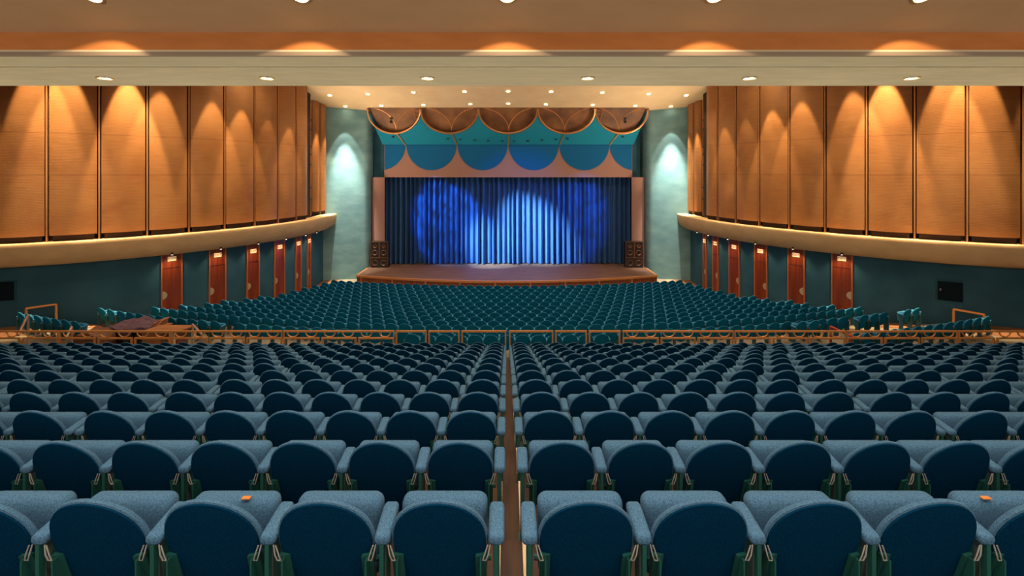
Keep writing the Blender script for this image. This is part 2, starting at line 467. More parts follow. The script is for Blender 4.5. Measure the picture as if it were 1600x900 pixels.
for i, x0 in enumerate(low):
    tgt = [634, 714, 794, 874, 952][i]
    mb = MB(); pts = []
    for k in range(9):
        u = k/8; pts.append(on_canopy(x0 + (tgt - x0)*(u**.8), 208 + 19*u, -.02))
    mb.tube(pts, .055, 6); settle(mb.build('rib', M['copper'], None, 40), cn)
    for cxx in (cusp[i], cusp[i + 1]):                              # thin overlapping arcs on the wood
        mb = MB(); h = x0 - cxx
        pts = [on_canopy(cxx + h*math.sin(t), 206 - 36*math.cos(t), .245) for t in [PI/2*k/16 for k in range(2, 17)]]
        mb.tube(pts, .026, 5); settle(mb.build('wood_arc', M['lip'], None, 40), cn)
for px, py in [(614, 214), (700, 217), (719, 218), (741, 219), (763, 220), (785, 220.5), (803, 220.5), (825, 220), (847, 219), (869, 218), (887, 217), (973, 214)]:
    mb = MB(); c = on_canopy(px, py, -.02)
    mb.lathe([(.001, -.03), (.10, -.03), (.10, .03), (.001, .03)], c, 'z', 12); settle(mb.build('lamp_hole', M['black']), cn)
# small ladder frames and dark lamps in front of the wood
for s in (-1, 1):
    mb = MB(); q = lambda px, py: on_canopy(794 + s*(px - 794), py, .2)
    mb.tube([q(645, 170), q(650, 192)], .02, 5); mb.tube([q(655, 170), q(655.5, 190)], .02, 5)
    for a, b in (((646, 174), (655, 174)), ((647, 180), (655, 180)), ((649, 186.5), (655.3, 186.5))): mb.tube([q(*a), q(*b)], .02, 5)
    settle(mb.build('ladder', M['doortrim']), cn)
    for py in (186.0, 191.5):
        mb = MB(); mb.lathe([(.01, 0), (.11, 0), (.11, .16), (.01, .16)], q(610, py), 'y', 10); settle(mb.build('dark_lamp', M['black']), cn)

PD = 34.6
pm = tag(empty('pelmet', P(794, 277, PD)), 'pink pelmet with a row of blue half discs above the blue curtain', 'pelmet')
mb = MB(); a = P(600.5, 226.6, PD); b = P(988, 277, PD)
mb.box((a.x, PD, b.z), (b.x, PD + .12, a.z)); settle(mb.build('pink_board', M['pink']), pm)
for c in (594.3, 674, 754, 834, 913, 992):
    pts = []
    for k in range(33):
        t = PI + PI*k/32; px = c + 39.2*math.cos(t); py = 226 - 40*math.sin(t)
        pts.append((min(max(px, 601), 987.5), py))
    poly = []
    for px, py in pts:
        q = P(px, py, PD - .03)
        if not poly or (q - poly[-1]).length > 1e-4: poly.append(q)
    poly = [p for i, p in enumerate(poly)]
    if pts[-1][0] >= 987: poly.append(P(987.5, 226, PD - .03))
    if pts[0][0] <= 601.2: poly.insert(0, P(601, 226, PD - .03))
    mb = MB(); mb.prism(poly, (0, .03, 0)); settle(mb.build('blue_half_disc', M['blue']), pm)

for s, side in ((-1, 'left'), (1, 'right')):
    x0, x1 = (581.8, 600.8) if s < 0 else (987.3, 1007)
    mb = MB(); n = 14; ringz = []
    zt = P(0, 277, 34.4).z
    for zz in (ZS, zt):
        ring = []
        for k in range(n + 1):
            u = k/n; px = x0 + (x1 - x0)*u
            ring.append(P(px, 300, 34.4) + Vector((0, -.14*math.sin(PI*u), 0)))
        ring = [(p.x, p.y, zz) for p in ring] + [(P(x1, 300, 34.4).x, 34.56, zz), (P(x0, 300, 34.4).x, 34.56, zz)]
        ringz.append(ring)
    mb.rings(ringz)
    tag(mb.build('pilaster', M['pink'], None, 40), 'pink rounded pilaster at the %s edge of the stage opening' % side, 'pilaster')
    mb = MB(); xa, xb = sorted((s*10.15, s*9.3)); mb.box((xa, 34.9, EZ - .4), (xb, 35.02, EZ + 3.1))
    struct('wall_niche_' + side, mb, M['tealdk'])

# curtain: one pleated cloth
mb = MB(); NX, NZ = 620, 14
xl, xr = P(600.5, 0, 35.1).x, P(987, 0, 35.1).x
zt, zb = P(0, 273, 35.0).z, ZS + .06
ph = [0.0]; rr = random.Random(3)
knots = [rr.uniform(.75, 1.35) for _ in range(48)]
amps = [rr.uniform(.55, 1.25) for _ in range(48)]
acc = 0; knot_x = [0]
for k in knots: acc += k; knot_x.append(acc)
def fold(u):
    t = u*acc
    for i in range(48):
        if t <= knot_x[i + 1]:
            v = (t - knot_x[i])/knots[i]; return ((1 - math.cos(2*PI*v))/2)**.8*amps[i] + .05*math.sin(9*PI*v + i)
    return 0
cols = [fold(k/NX) for k in range(NX + 1)]
for j in range(NZ + 1):
    w = j/NZ; z = zb + (zt - zb)*w
    for k in range(NX + 1):
        flare = 1.0 + .35*(1 - w)**2
        mb.v.append((xl + (xr - xl)*k/NX, 35.40 - .42*cols[k]*flare, z))
for j in range(NZ):
    for k in range(NX):
        q = j*(NX+1) + k; mb.f.append((q, q+1, q+NX+2, q+NX+1)); mb.m.append(0)
cu = mb.build('stage_curtain', M['curtain'], None, 60)
tag(cu, 'closed blue pleated stage curtain lit with patches of light', 'curtain')

# ------------------------------------------------------------------ copper panels on the side walls
offs = [311, 329, 357.5, 394, 441, 497, 562, 637, 719, 806]
ths = [arc_hit(o, AR) for o in offs]
dth = 1.66/AR
ths += [ths[-1] + dth*k for k in (1,)]
names = ['first', 'second', 'third', 'fourth', 'fifth', 'sixth', 'seventh', 'eighth', 'ninth', 'tenth', 'eleventh', 'twelfth', 'thirteenth', 'fourteenth', 'fifteenth',
         'sixteenth', 'seventeenth', 'eighteenth', 'nineteenth', 'twentieth', 'twenty-first', 'twenty-second', 'twenty-third', 'twenty-fourth', 'twenty-fifth', 'twenty-sixth', 'twenty-seventh', 'twenty-eighth']
beyond = [((13.53, 31.6), (13.11, 32.2)), ((13.11, 32.2), (13.0, 33.0))]
spans = [(b, a) for a, b in beyond[::-1]]
spans = [(beyond[1][1], beyond[1][0]), (beyond[0][1], beyond[0][0])] + [(on_arc(AR, a), on_arc(AR, b)) for a, b in zip(ths, ths[1:])]
def panel(s, side, i, A, B):
    A = Vector((s*A[0], A[1], 0)); B = Vector((s*B[0], B[1], 0))
    t = (B - A).normalized(); nrm = Vector((-t.y, t.x, 0))
    if nrm.x*s > 0: nrm = -nrm                                   # towards the hall
    L = (B - A).length; base = (A + B)/2; zb = ZL + .26
    root = empty('acoustic_panel', (base.x, base.y, ZL))
    tag(root, 'tall copper mesh panel, %s from the stage along the %s wall' % (names[i], side), 'wall panel', 'copper mesh panels on the %s wall' % side)
    mb = MB(); n = 12; g = .075
    rings = []
    for k in range(n + 1):
        u = g/L + (1 - 2*g/L)*k/n
        p = A + (B - A)*u + nrm*(.16*math.sin(PI*u) - .02); q = p - nrm*.06
        rings.append([(p.x, p.y, zb), (p.x, p.y, zc(p.y) - .02), (q.x, q.y, zc(p.y) - .02), (q.x, q.y, zb)])
    mb.rings(rings); settle(mb.build('mesh_face', M['panel'], None, 35), root)
    mb = MB(); w = .028
    p = B + nrm*.03
    poly = [p - t*w, p + t*w, p + t*w - nrm*.16, p - t*w - nrm*.16]
    z1 = zc(p.y) - .03
    mb.add([(q.x, q.y, ZL) for q in poly] + [(q.x, q.y, z1) for q in poly], [(0,1,2,3),(7,6,5,4),(0,4,5,1),(1,5,6,2),(2,6,7,3),(3,7,4,0)])
    settle(mb.build('batten', M['copper']), root)
    mb = MB()                                                    # a dark set-back plinth that carries the panel above the ledge
    qa, qb = A + (B - A)*.1 - nrm*.05, A + (B - A)*.9 - nrm*.05
    poly = [qa, qb, qb - nrm*.06, qa - nrm*.06]
    mb.prism([(q.x, q.y, ZL) for q in poly], (0, 0, .27))
    settle(mb.build('plinth', M['dark']), root)
    return A, B, nrm
for s, side in ((-1, 'left'), (1, 'right')):
    for i, (A, B) in enumerate(spans):
        A, B, nrm = panel(s, side, i, A, B)
        c = (A + B)/2
        if i >= 2:
            k = i - 2
            pw = [20, 60, 30, 110, 120, 150, 330, 230, 210, 60, 60, 60][k]*.82 * K_WASH
            lx = c + nrm*1.35
            t = (B - A).normalized()
            sh = [0, 0, 0, 0, -.25, .45, -.2, .3, -.7, 0, 0, 0][k]
            src = Vector((lx.x, lx.y, zc(lx.y) - .12)) + t*sh
            spot('panel_wash', src, src + Vector((0, 0, -7.8)) - nrm*1.30, pw*44, 25, .35, (1.0, .74, .42), .04)
        else:
            lx = c + nrm*.7
            src = Vector((lx.x, lx.y, zc(lx.y) - .12))
            spot('panel_wash', src, src + Vector((0, 0, -6)) - nrm*.4, 4000*K_WASH, 22, .5, (1.0, .74, .42), .04)
    # lamps on a pole in the dark slot
    slot_a, slot_b = Vector((s*12.95, 30.55, 0)), Vector((s*13.62, 31.25, 0))
    for k, py in enumerate((187, 202, 229, 241, 257, 293, 311)):
        q = P(CX + s*308.5, py, 31.0)
        r = empty('stage_spotlight', q)
        tag(r, 'small spotlight, %s from the top in the dark %s wall slot' % (names[k], side), 'spotlight', 'spotlights in the %s wall slot' % side)
        mb = MB(); mb.lathe([(.03, -.2), (.09, -.18), (.11, .08), (.12, .12)], (0, 0, 0), 'y', 12)
        b = mb.build('lamp_body', M['spk'], r, 40); b.rotation_euler = (0, 0, PI - s*.15)
        mb = MB(); mb.lathe([(.001, -.127), (.08, -.125)], (0, 0, 0), 'y', 12, 0, False)
        b2 = mb.build('lens', M['bulbs'] if k in (1, 6, 3) else M['steel'], b)
        mb = MB(); mb.box((-.015, -.02, -.02), (.3, .02, .02)) if s > 0 else mb.box((-.3, -.02, -.02), (.015, .02, .02))
        mb.build('bracket', M['spk'], r)
    mb = MB(); px = s*(308.5*31.0/F + .335)
    mb.tube([(px, 31.0, ZL), (px, 31.0, zc(31.0))], .03, 8)
    tag(mb.build('lamp_pole', M['spk'], None, 40), 'dark vertical pole carrying spotlights in the %s wall slot' % side, 'pole')

# ------------------------------------------------------------------ ceiling downlights
def downlight(loc, nrm, label, group, power, deg, blend=.35, aim=None, r=.10, color=WARM):
    root = empty('downlight', loc); tag(root, label, 'ceiling light', group)
    q = Vector(nrm).to_track_quat('-Z', 'Y'); root.rotation_mode = 'QUATERNION'; root.rotation_quaternion = q
    mb = MB(); mb.lathe([(r, .02), (r*1.25, .0), (r*1.3, -.012), (r*1.05, -.018), (r*.98, .02)], (0, 0, 0), 'z', 24, 0, False)
    mb.build('trim_ring', M['ring'], root, 40)
    mb = MB(); mb.lathe([(.001, -.004), (r*.7, -.004), (r, .006)], (0, 0, 0), 'z', 20, 0, False)
    mb.build('lamp', M['bulb'], root, 40)
    L = Vector(loc) + Vector(nrm).normalized()*.06
    if power: spot('downlight_beam', L, Vector(loc) + (Vector(aim) if aim else Vector((0, 0, -1))), power, deg, blend, color)
for k, px in enumerate((144, 469, 792.5, 1118, 1443)):
    x = (px - CX)*7.52/F
    z = EZ + 2.52 + .51*(8.3 - 7.52)
    downlight((x, 7.52, z - .006), (0, -.45, -.88), 'warm recessed light in the tan ceiling, %s from the left' % names[k], 'lights in the near tan ceiling',
              110*K_NEAR, 104, .04, ((k - 2)*.10, .0, -1), .13)
for k, px in enumerate((164, 417, 668, 918, 1171, 1424)):
    d = 2.1*F/149.0
    downlight(((px - CX)*d/F, d, ZSF - .014), (0, 0, -1), 'warm recessed light in the beige soffit, %s from the left' % names[k], 'lights in the beige soffit', 200*K_NEAR, 110, .5, None, .125)
for y in (3.9, .2):                    # the same ceiling lights continue above the camera, out of the picture
    for k, px in enumerate((144, 469, 792.5, 1118, 1443)):
        x = (px - CX)*7.52/F
        spot('downlight_beam', (x, y, EZ + 3.75), (x, y, 0), 230*K_NEAR*(2.4 if k == 2 else .85), 110, .6, (1.0, .88, .70), .12)
rowA = [(515.5, 149), (575, 147.3), (646, 144.6), (726, 143.2), (794, 142.7), (861, 143.2), (941, 144.8), (1013, 147), (1072, 149)]
rowB = [(540, 166.3), (596, 165.3), (661.5, 164), (735, 162.8), (794, 162), (852.7, 163), (926, 164), (992.5, 165.5), (1048, 167)]
for rowname, row in (('back', rowA), ('front', rowB)):
    for k, (px, py) in enumerate(row):
        d = (4.75 + .2*33.05)/((HY - py)/F + .2)
        d = min(d, 32.95)
        x = (px - CX)*d/F; z = zc(d)
        corner = rowname == 'front' and k in (0, 8)
        lab = 'warm light in the cream ceiling, %s from the left in the %s row' % (names[k], 'stage-side' if rowname == 'front' else 'hall-side')
        if corner:
            sx = -1 if k == 0 else 1
            downlight((x, d, z - .02), (0, 0, -1), lab, 'lights in the cream ceiling', 0, 40, .3, None, .14)
            spot('splay_wash', (x - sx*.06, d - .66, z - .1), (x + sx*.12, d + .46, z - 6.0), 130*K_SPLAY, 44, .25, (1.0, .93, .74), .03)
            spot('splay_wash', (x - sx*.06, d - .70, z - .1), (x + sx*.10, d + .46, z - 8.8), 3300*K_SPLAY, 35, .95, (1.0, .93, .74), .03)
        else:
            downlight((x, d, z - .02), (0, 0, -1), lab, 'lights in the cream ceiling', 110*K_HOUSE, 90, .6, (0, -.25, -1), .14)
for x in (-20, -15, -10, -5, 0, 5, 10, 15, 20):     # added lamps without fixtures above the guard rail, to brighten the soffit
    spot('added_soffit_fill', (x, 14.9, EZ - 5.1), (x*.97, 8.0, ZSF), 1250*K_NEAR, 80, .9, (1.0, .86, .60), 0.0)
for sx in (-1, 1):                       # fill lamps added over the side ledges to lift the cream ceiling
    for y in (26.5, 29.0, 31.2):
        spot('added_ceiling_fill', (sx*(12.1 if y > 27 else 12.9), y, ZL + .25), (sx*6.0, y + .6, zc(y)), 640*K_HOUSE, 110, 1.0, (1.0, .80, .54), .15)
# house lamps further back in the main ceiling, hidden from here by the soffit
for y in (14, 19, 24, 28.5):
    for x in (-13, -6.5, 0, 6.5, 13):
        if abs(x) > 10 and y > 27: x *= .8
        spot('house_lamp', (x, y, zc(y) - .1), (x, y, 0), 300*K_HOUSE, 120, .8, (1.0, .84, .62), .25)
# front-of-house stage lamps throwing blue patches on the curtain
def stagebeam(px, py, sx, power, deg, blend, col):
    t = P(px, py, 35.0); return spot('stage_beam', (sx, 24.0, zc(24) - .4), t, power, deg, blend, col, .08)
def gobo(o, scale, lo, hi):
    l = o.data; l.use_nodes = True; nt = l.node_tree; N = nt.nodes; L = nt.links; em = N['Emission']
    g = N.new('ShaderNodeTexCoord'); ns = N.new('ShaderNodeTexNoise'); ns.inputs['Scale'].default_value = scale; ns.inputs['Detail'].default_value = 3
    ns.inputs['Distortion'].default_value = .8
    L.new(g.outputs['Normal'], ns.inputs['Vector'])
    cr = N.new('ShaderNodeValToRGB'); cr.color_ramp.elements[0].position = lo; cr.color_ramp.elements[1].position = hi
    cr.color_ramp.elements[0].color = (.12, .12, .12, 1); cr.color_ramp.elements[1].color = (1, 1, 1, 1)
    L.new(ns.outputs['Fac'], cr.inputs[0]); L.new(cr.outputs[0], em.inputs['Strength'])
gobo(stagebeam(700, 348, -10.0, 46000, 21.5, .35, (.02, .30, 1.0)), 26, .36, .60)
stagebeam(770, 385, -9.0, 26000, 19, 1.0, (.08, .38, 1.0))
stagebeam(832, 360, -7.0, 110000, 18, 1.0, (.55, .85, 1.0))
stagebeam(770, 392, -9.0, 95000, 15, 1.0, (.55, .85, 1.0))
gobo(stagebeam(895, 345, 10.0, 24000, 24, .7, (.02, .24, 1.0)), 22, .30, .62)
stagebeam(793, 340, 6.0, 5000, 40, 1.0, (.05, .22, .9))
for x in (-16, -8, 0, 8, 16):            # unseen fill added above the soffit, brightening the far ceiling
    spot('unseen_ceiling_fill', (x, 11.4, EZ + 4.2), (x*.72, 29.0, zc(29.0) + .3), 350*K_HOUSE, 62, .9, (1.0, .80, .54), .25)

# ------------------------------------------------------------------ side doors with signs and lamps
def text_mesh(name, body, size, mat):
    cu_ = bpy.data.curves.new(name, 'FONT'); cu_.body = body; cu_.size = size; cu_.align_x = 'CENTER'; cu_.align_y = 'CENTER'; cu_.extrude = .006
    to = bpy.data.objects.new(name, cu_); COL.objects.link(to)
    dg = bpy.context.evaluated_depsgraph_get(); me = bpy.data.meshes.new_from_object(to.evaluated_get(dg)); me.name = name
    bpy.data.objects.remove(to); me.materials.clear(); me.materials.append(mat); return me
EXIT = text_mesh('exit_letters', 'EXIT', .16, M['signtx'])
door_px = [(308, 312.5), (323, 331), (348.5, 364), (388, 407), (440, 465.5), (508, 540)]
dn = 0
for s, side in ((-1, 'left'), (1, 'right')):
    for i, (oa, ob) in enumerate(door_px):
        dn += 1
        ta, tb = arc_hit(oa, AR - .35), arc_hit(ob, AR - .35)
        A, B = on_arc(AR - .35, ta), on_arc(AR - .35, tb)
        A = Vector((s*A[0], A[1], 0)); B = Vector((s*B[0], B[1], 0)); c = (A + B)/2
        t = (B - A).normalized(); nrm = Vector((-t.y, t.x, 0))
        if nrm.x*s > 0: nrm = -nrm
        Wd = (B - A).length
        zf = zfloor(abs(c.x), c.y); ztop = ZL - .99; zt = zf + min(2.5, (ztop - zf)*.80)
        # local frame: x along +t as seen from the hall running left to right, y = into wall
        rz = math.atan2(-nrm.x, nrm.y) + PI
        root = empty('door_%d' % dn, (c.x + nrm.x*.03, c.y + nrm.y*.03, zf), rz); root['kind'] = 'structure'
        h = Wd/2
        mb = MB(); mb.box((-h + .03, -.02, 0), (h - .03, .05, zt - zf - .015)); mb.build('door_leaf', M['doorw'], root)
        mb = MB(); mb.box((-h + .03, -.02, zt - zf + .015), (h - .03, .05, ztop - zf)); mb.build('transom_panel', M['doorw'], root)
        mb = MB(); mb.box((-h - .02, -.05, 0), (-h + .03, .06, ztop - zf)); mb.box((h - .03, -.05, 0), (h + .02, .06, ztop - zf)); mb.build('door_frame', M['doortrim'], root)
        xl_ = -1 if s < 0 else 1
        mb = MB(); n = 16
        px_ = xl_*(h - .04)
        poly = [(px_ - xl_*.19*math.sin(PI*k/n), -.032, zt - zf - 1.28 + .19*math.cos(PI*k/n)) for k in range(n + 1)]
        mb.prism(poly, (0, .015, 0)); mb.build('push_plate', M['brassd'], root)
        # exit sign on the transom
        zs = (zt + ztop)/2 + .10
        sr = empty('exit_sign', (c.x + nrm.x*.06, c.y + nrm.y*.06, zs), rz)
        tag(sr, 'cream EXIT sign above the %s door from the stage, %s wall' % (names[i], side), 'exit sign', 'exit signs over the %s wall doors' % side)
        mb = MB(); mb.box((-.17, -.03, -.105), (.17, .03, .105)); mb.build('sign_box', M['sign'], sr)
        e = link('letters', EXIT, sr, (0, -.036, 0)); e.rotation_euler = (PI/2, 0, 0)
        # small round lamp under the ledge in front of each door
        q = c + nrm*.62 + t*(.1)
        lr = empty('ledge_lamp', (q.x, q.y, ZL - .86))
        tag(lr, 'small lamp under the ledge by the %s door from the stage, %s wall' % (names[i], side), 'lamp', 'small lamps under the %s ledge' % side)
        mb = MB(); mb.lathe([(.05, .14), (.05, .0), (.055, -.05), (.06, -.10)], (0, 0, 0), 'z', 14); mb.build('lamp_can', M['spk'], lr, 40)
        mb = MB(); mb.lathe([(.001, -.125), (.03, -.12), (.045, -.10)], (0, 0, 0), 'z', 14, 0, False); mb.build('bulb', M['bulbs'], lr, 40)
        spot('door_wash', (q.x, q.y, ZL - 1.02), (c.x, c.y, zt - .9), 42*K_DOOR, 105, .8, (1.0, .66, .38), .04)
    # lamp near the splay
    q = P(CX + s*299, 363, 31.6)
    lr = empty('ledge_lamp', (q.x, q.y, ZL - .84)); tag(lr, 'small lamp under the tip of the %s ledge beside the stage' % side, 'lamp', 'small lamps under the %s ledge' % side)
    mb = MB(); mb.lathe([(.05, .14), (.05, .0), (.055, -.05), (.06, -.10)], (0, 0, 0), 'z', 14); mb.build('lamp_can', M['spk'], lr, 40)
    mb = MB(); mb.lathe([(.001, -.125), (.03, -.12), (.045, -.10)], (0, 0, 0), 'z', 14, 0, False); mb.build('bulb', M['bulbs'], lr, 40)
    # dark hatch in the lower wall
    ta, tb = arc_hit(672, AR - .35), arc_hit(712, AR - .35)
    if s < 0: ta, tb = arc_hit(768, AR - .35), arc_hit(806, AR - .35)
    A, B = on_arc(AR - .35, ta), on_arc(AR - .35, tb); A = Vector((s*A[0], A[1], 0)); B = Vector((s*B[0], B[1], 0)); c = (A + B)/2
    t = (B - A).normalized(); nrm = Vector((-t.y, t.x, 0)); nrm = -nrm if nrm.x*s > 0 else nrm
    rz = math.atan2(-nrm.x, nrm.y) + PI; h = (B - A).length/2
    zz0, zz1 = P(0, 470, c.y).z, P(0, 440, c.y).z
    root = empty('wall_hatch', (c.x + nrm.x*.03, c.y + nrm.y*.03, zz0), rz); tag(root, 'dark blue rectangular hatch set in the lower %s wall' % side, 'wall hatch')
    mb = MB(); mb.box((-h, -.02, 0), (h, .03, zz1 - zz0)); mb.build('hatch_panel', M['hatch'], root)
    mb = MB()
    for a in ((-h - .03, -.03, -.03, h + .03, .03, 0), (-h - .03, -.03, zz1 - zz0, h + .03, .03, zz1 - zz0 + .03), (-h - .03, -.03, 0, -h, .03, zz1 - zz0), (h, -.03, 0, h + .03, .03, zz1 - zz0)):
        mb.box(a[:3], a[3:])
    mb.build('hatch_frame', M['tealdk'], root)
    mb = MB(); mb.box((-h + .08, -.04, (zz1 - zz0)*.5), (-h + .12, -.02, (zz1 - zz0)*.62)); mb.build('latch', M['steel'], root)

# ------------------------------------------------------------------ loudspeakers on the stage
for s, side in ((-1, 'left'), (1, 'right')):
    for nm in ('bottom', 'top_l', 'top_r'):
        w_all = 1.30; xm = s*9.38; y0 = 33.70; zlow = .74
        if nm == 'bottom':
            root = empty('loudspeaker', (xm, y0, ZS)); lab = 'wide black bass loudspeaker on the stage floor at the %s end' % side
            w, h0, cones = w_all, zlow, [(-.32, .36, .22), (.32, .36, .22)]
        else:
            sx = -1 if nm == 'top_l' else 1
            root = empty('loudspeaker', (xm + sx*.325, y0, ZS + zlow)); w, h0 = .64, 1.16
            side2 = 'curtain side' if sx*s < 0 else 'wall side'
            lab = 'upright black loudspeaker atop the %s stage stack, %s' % (side, side2)
            cones = [(0, .36, .20)]
        tag(root, lab, 'loudspeaker', 'loudspeakers stacked on the %s of the stage' % side)
        mb = MB(); mb.box((-w/2, 0, 0), (w/2, .48, h0)); mb.build('cabinet', M['spk'], root)
        mb = MB(); e = .03
        for a in ((-w/2 - .006, -.02, h0 - e, w/2 + .006, .02, h0), (-w/2, -.02, 0, -w/2 + e, .02, h0), (w/2 - e, -.02, 0, w/2, .02, h0)): mb.box(a[:3], a[3:])
        mb.build('front_edge', M['spkw'], root)
        for cx_, cz_, cr_ in cones:
            mb = MB(); mb.lathe([(cr_, -.015), (cr_*.9, -.03), (cr_*.82, -.012), (cr_*.3, .05), (cr_*.25, .02), (.004, .01)], (cx_, 0, cz_), 'y', 24, 0, False)
            mb.build('woofer', M['cone'], root, 50)
        if nm != 'bottom':
            mb = MB(); mb.lathe([(.16, -.012), (.15, -.03), (.12, -.02), (.05, .03), (.002, .03)], (0, 0, .84), 'y', 4, 0, False)
            hm = mb.build('horn', M['spkw'], root); 

# ------------------------------------------------------------------ seats
def rr_outline(w, h, r, n=5):
    pts = []
    for cx_, cz_, a0 in ((w/2 - r, h - r, 0), (-w/2 + r, h - r, PI/2), (-w/2 + r, r, PI), (w/2 - r, r, 3*PI/2)):
        for k in range(n + 1): a = a0 + PI/2*k/n; pts.append((cx_ + r*math.cos(a), cz_ + r*math.sin(a)))
    return pts
BT, TILT = .85, .29
def back_outline(n_arch=20, a=.229, b=.238, zcn=.615):
    pts = []
    for k in range(n_arch + 1):
        t = PI*k/n_arch; c, s_ = math.cos(t), math.sin(t)
        pts.append((a*math.copysign(abs(c)**(2/2.0), c), zcn + b*abs(s_)**(2/2.0)))
    pts += [(-.229, .57), (-.224, .50), (-.212, .42), (-.192, .34), (-.155, .275), (-.10, .250), (0, .245)]
    pts += [(.10, .250), (.155, .275), (.192, .34), (.212, .42), (.224, .50), (.229, .57)]
    return pts
def back_meshes(fine=True, wide=1.0):
    out = [(x*wide, z) for x, z in back_outline(20 if fine else 10)]
    if not fine: out = out[:11] + [(x*wide, z) for x, z in ((-.224, .50), (-.192, .34), (0, .245), (.192, .34), (.224, .50))]
    zc_ = .60
    def ring(sc, y, grow=0.0):
        r = []
        for x, z in out:
            dx, dz = x, z - zc_; L = math.hypot(dx, dz) or 1
            X = dx*sc + dx/L*grow; Z = zc_ + dz*sc + dz/L*grow
            bow = .03*(min(1, abs(X)/.25)**2) - .012
            r.append((X, (BT - Z)*TILT + y + bow, Z))
        return r
    sh = MB()                                   # outer panel; its cloth colour holds shade
    if fine: sh.rings([ring(.02, 0), ring(.5, 0), ring(.8, 0), ring(1.0, .002, -.004), ring(1.0, .010, -.001)], 0, True, True, True)
    else: sh.rings([ring(.05, 0), ring(1.0, 0, -.004), ring(1.0, .014, -.004)], 0, True, True, False)
    cu2 = MB()                                  # padded front with its rolled rim
    if fine: cu2.rings([ring(.9, .012), ring(1.0, .010, .000), ring(1.0, .014, .008), ring(1.0, .026, .010), ring(1.0, .040, .004), ring(.9, .062), ring(.4, .080), ring(.02, .083)], 0, True, True, True)
    else: cu2.rings([ring(1.0, .012, .0), ring(1.0, .024, .007), ring(.96, .05), ring(.05, .075)], 0, True, False, True)
    return sh, cu2
def seat_mb(fine=True):
    mb = MB(); w, h, r = .455, .395, .045
    out = rr_outline(w, h, r, 5 if fine else 2)
    def ring(ins, y):
        res = []
        for x, z in out:
            X = x*(1 - 2*ins/w); Z = h/2 + (z - h/2)*(1 - 2*ins/h)
            bulge = 0
            res.append((X, y, Z))
        return res
    seq = [(.16, -.012), (.07, -.008), (.03, .0), (.010, .014), (.0, .04), (.0, .075), (.012, .10), (.05, .112)] if fine else [(.03, 0), (.0, .035), (.0, .08), (.03, .11)]
    mb.rings([ring(i, y) for i, y in seq])
    Mx = Matrix.Translation((0, .21, .30)) @ Matrix.Rotation(-.10, 4, 'X')
    mb.v = [tuple(Mx @ Vector(p)) for p in mb.v]
    return mb
def arm_mb(fine=True):
    mb = MB(); L = .22
    prof = rr_outline(.080, .050, .02, 3 if fine else 1)
    rg = lambda sc, y, dz: [(x*sc, y, .026 + (z - .026)*sc + dz) for x, z in prof]
    if fine: mb.rings([rg(.6, 0, 0), rg(.9, .006, 0), rg(1, .02, 0), rg(1, L - .03, .02), rg(.9, L - .008, .02), rg(.6, L, .02)])
    else: mb.rings([rg(.9, 0, 0), rg(.9, L, .02)])
    mb.v = [(x, y + .065, z + .595) for x, y, z in mb.v]
    return mb
def standard_mb():
    mb = MB()
    for z0, z1, ya, yb in ((0.02, .60, .095, .125),):
        mb.box((-.016, ya, z0), (.016, yb, z1), 0)
    poly = [(-.010, .065, .60), (-.010, .25, .60), (-.010, .25, .56), (-.010, .20, .42), (-.010, .22, .02), (-.010, .065, .02)]
    mb.prism(poly, (.020, 0, 0), 1)
    mb.box((-.03, .0, 0), (.03, .27, .022), 1)
    return mb
def bracket_mb(sx):
    mb = MB(); t = lambda z: (BT - z)*TILT
    za, zb_ = .535, .20
    x0, x1 = sorted((sx*.178, sx*.230))
    vs = []
    for z in (zb_, za):
        y = t(z) + .014
        vs += [(x0, y - .03, z), (x1, y - .015, z), (x1, y + .01, z), (x0, y + .01, z)]
    mb.add(vs, [(0,1,2,3),(7,6,5,4),(0,4,5,1),(1,5,6,2),(2,6,7,3),(3,7,4,0)], 0)
    xm = (x0 + x1)/2
    mb.box((xm - .004, t(za) - .03, zb_ + .02), (xm + .004, t(za) + .03, za - .01), 0)
    mb.tube([(sx*.238, t(.60) - .004, .597), (sx*.222, t(.55) - .02, .55), (sx*.214, t(.53) - .022, .522), (sx*.230, t(.53) - .022, .522), (sx*.240, t(.55) - .02, .55), (sx*.250, t(.60), .597)], .0034, 5, 1)
    return mb
def rail_mb():                                  # underside hinge bar joining the seat to its two standards
    mb = MB(); mb.tube([(-.25, .235, .40), (.25, .235, .40)], .014, 6); return mb
shm, cum = back_meshes(True)
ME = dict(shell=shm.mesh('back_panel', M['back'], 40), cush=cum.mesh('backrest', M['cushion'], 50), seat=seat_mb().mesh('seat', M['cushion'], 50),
          arm=arm_mb().mesh('armrest', M['cushion'], 50), std=standard_mb().mesh('leg', [M['gray'], M['green']]),
          brl=bracket_mb(-1).mesh('bracket', [M['green'], M['steel']]), brr=bracket_mb(1).mesh('bracket', [M['green'], M['steel']]), bar=rail_mb().mesh('hinge_bar', M['green'], 40))
M['legT'] = nmat('stalls_leg_metal', (.03,.12,.17), .5, .1)
MET = dict(ME)
shT, cuT = back_meshes(True)
MET.update(shell=shT.mesh('back_panel', M['backT'], 40), cush=cuT.mesh('backrest', M['cushT'], 50), seat=seat_mb().mesh('seat', M['cushT'], 50), arm=arm_mb().mesh('armrest', M['cushT'], 50), std=standard_mb().mesh('leg', [M['legT'], M['legT']]))
def chair_root(X, arms):
    r = empty('theatre_seat')
    c = link('backrest', X['cush'], r); link('back_panel', X['shell'], c)['label'] = 'blue outer back panel, darkened as if in shade'
    link('seat', X['seat'], r); link('bracket', X['brl'], r); link('bracket', X['brr'], r); link('hinge_bar', X['bar'], r)
    for a in arms:
        link('armrest', X['arm'], r, (a*.28, 0, 0)); link('leg', X['std'], r, (a*.28, 0, 0))
    return r
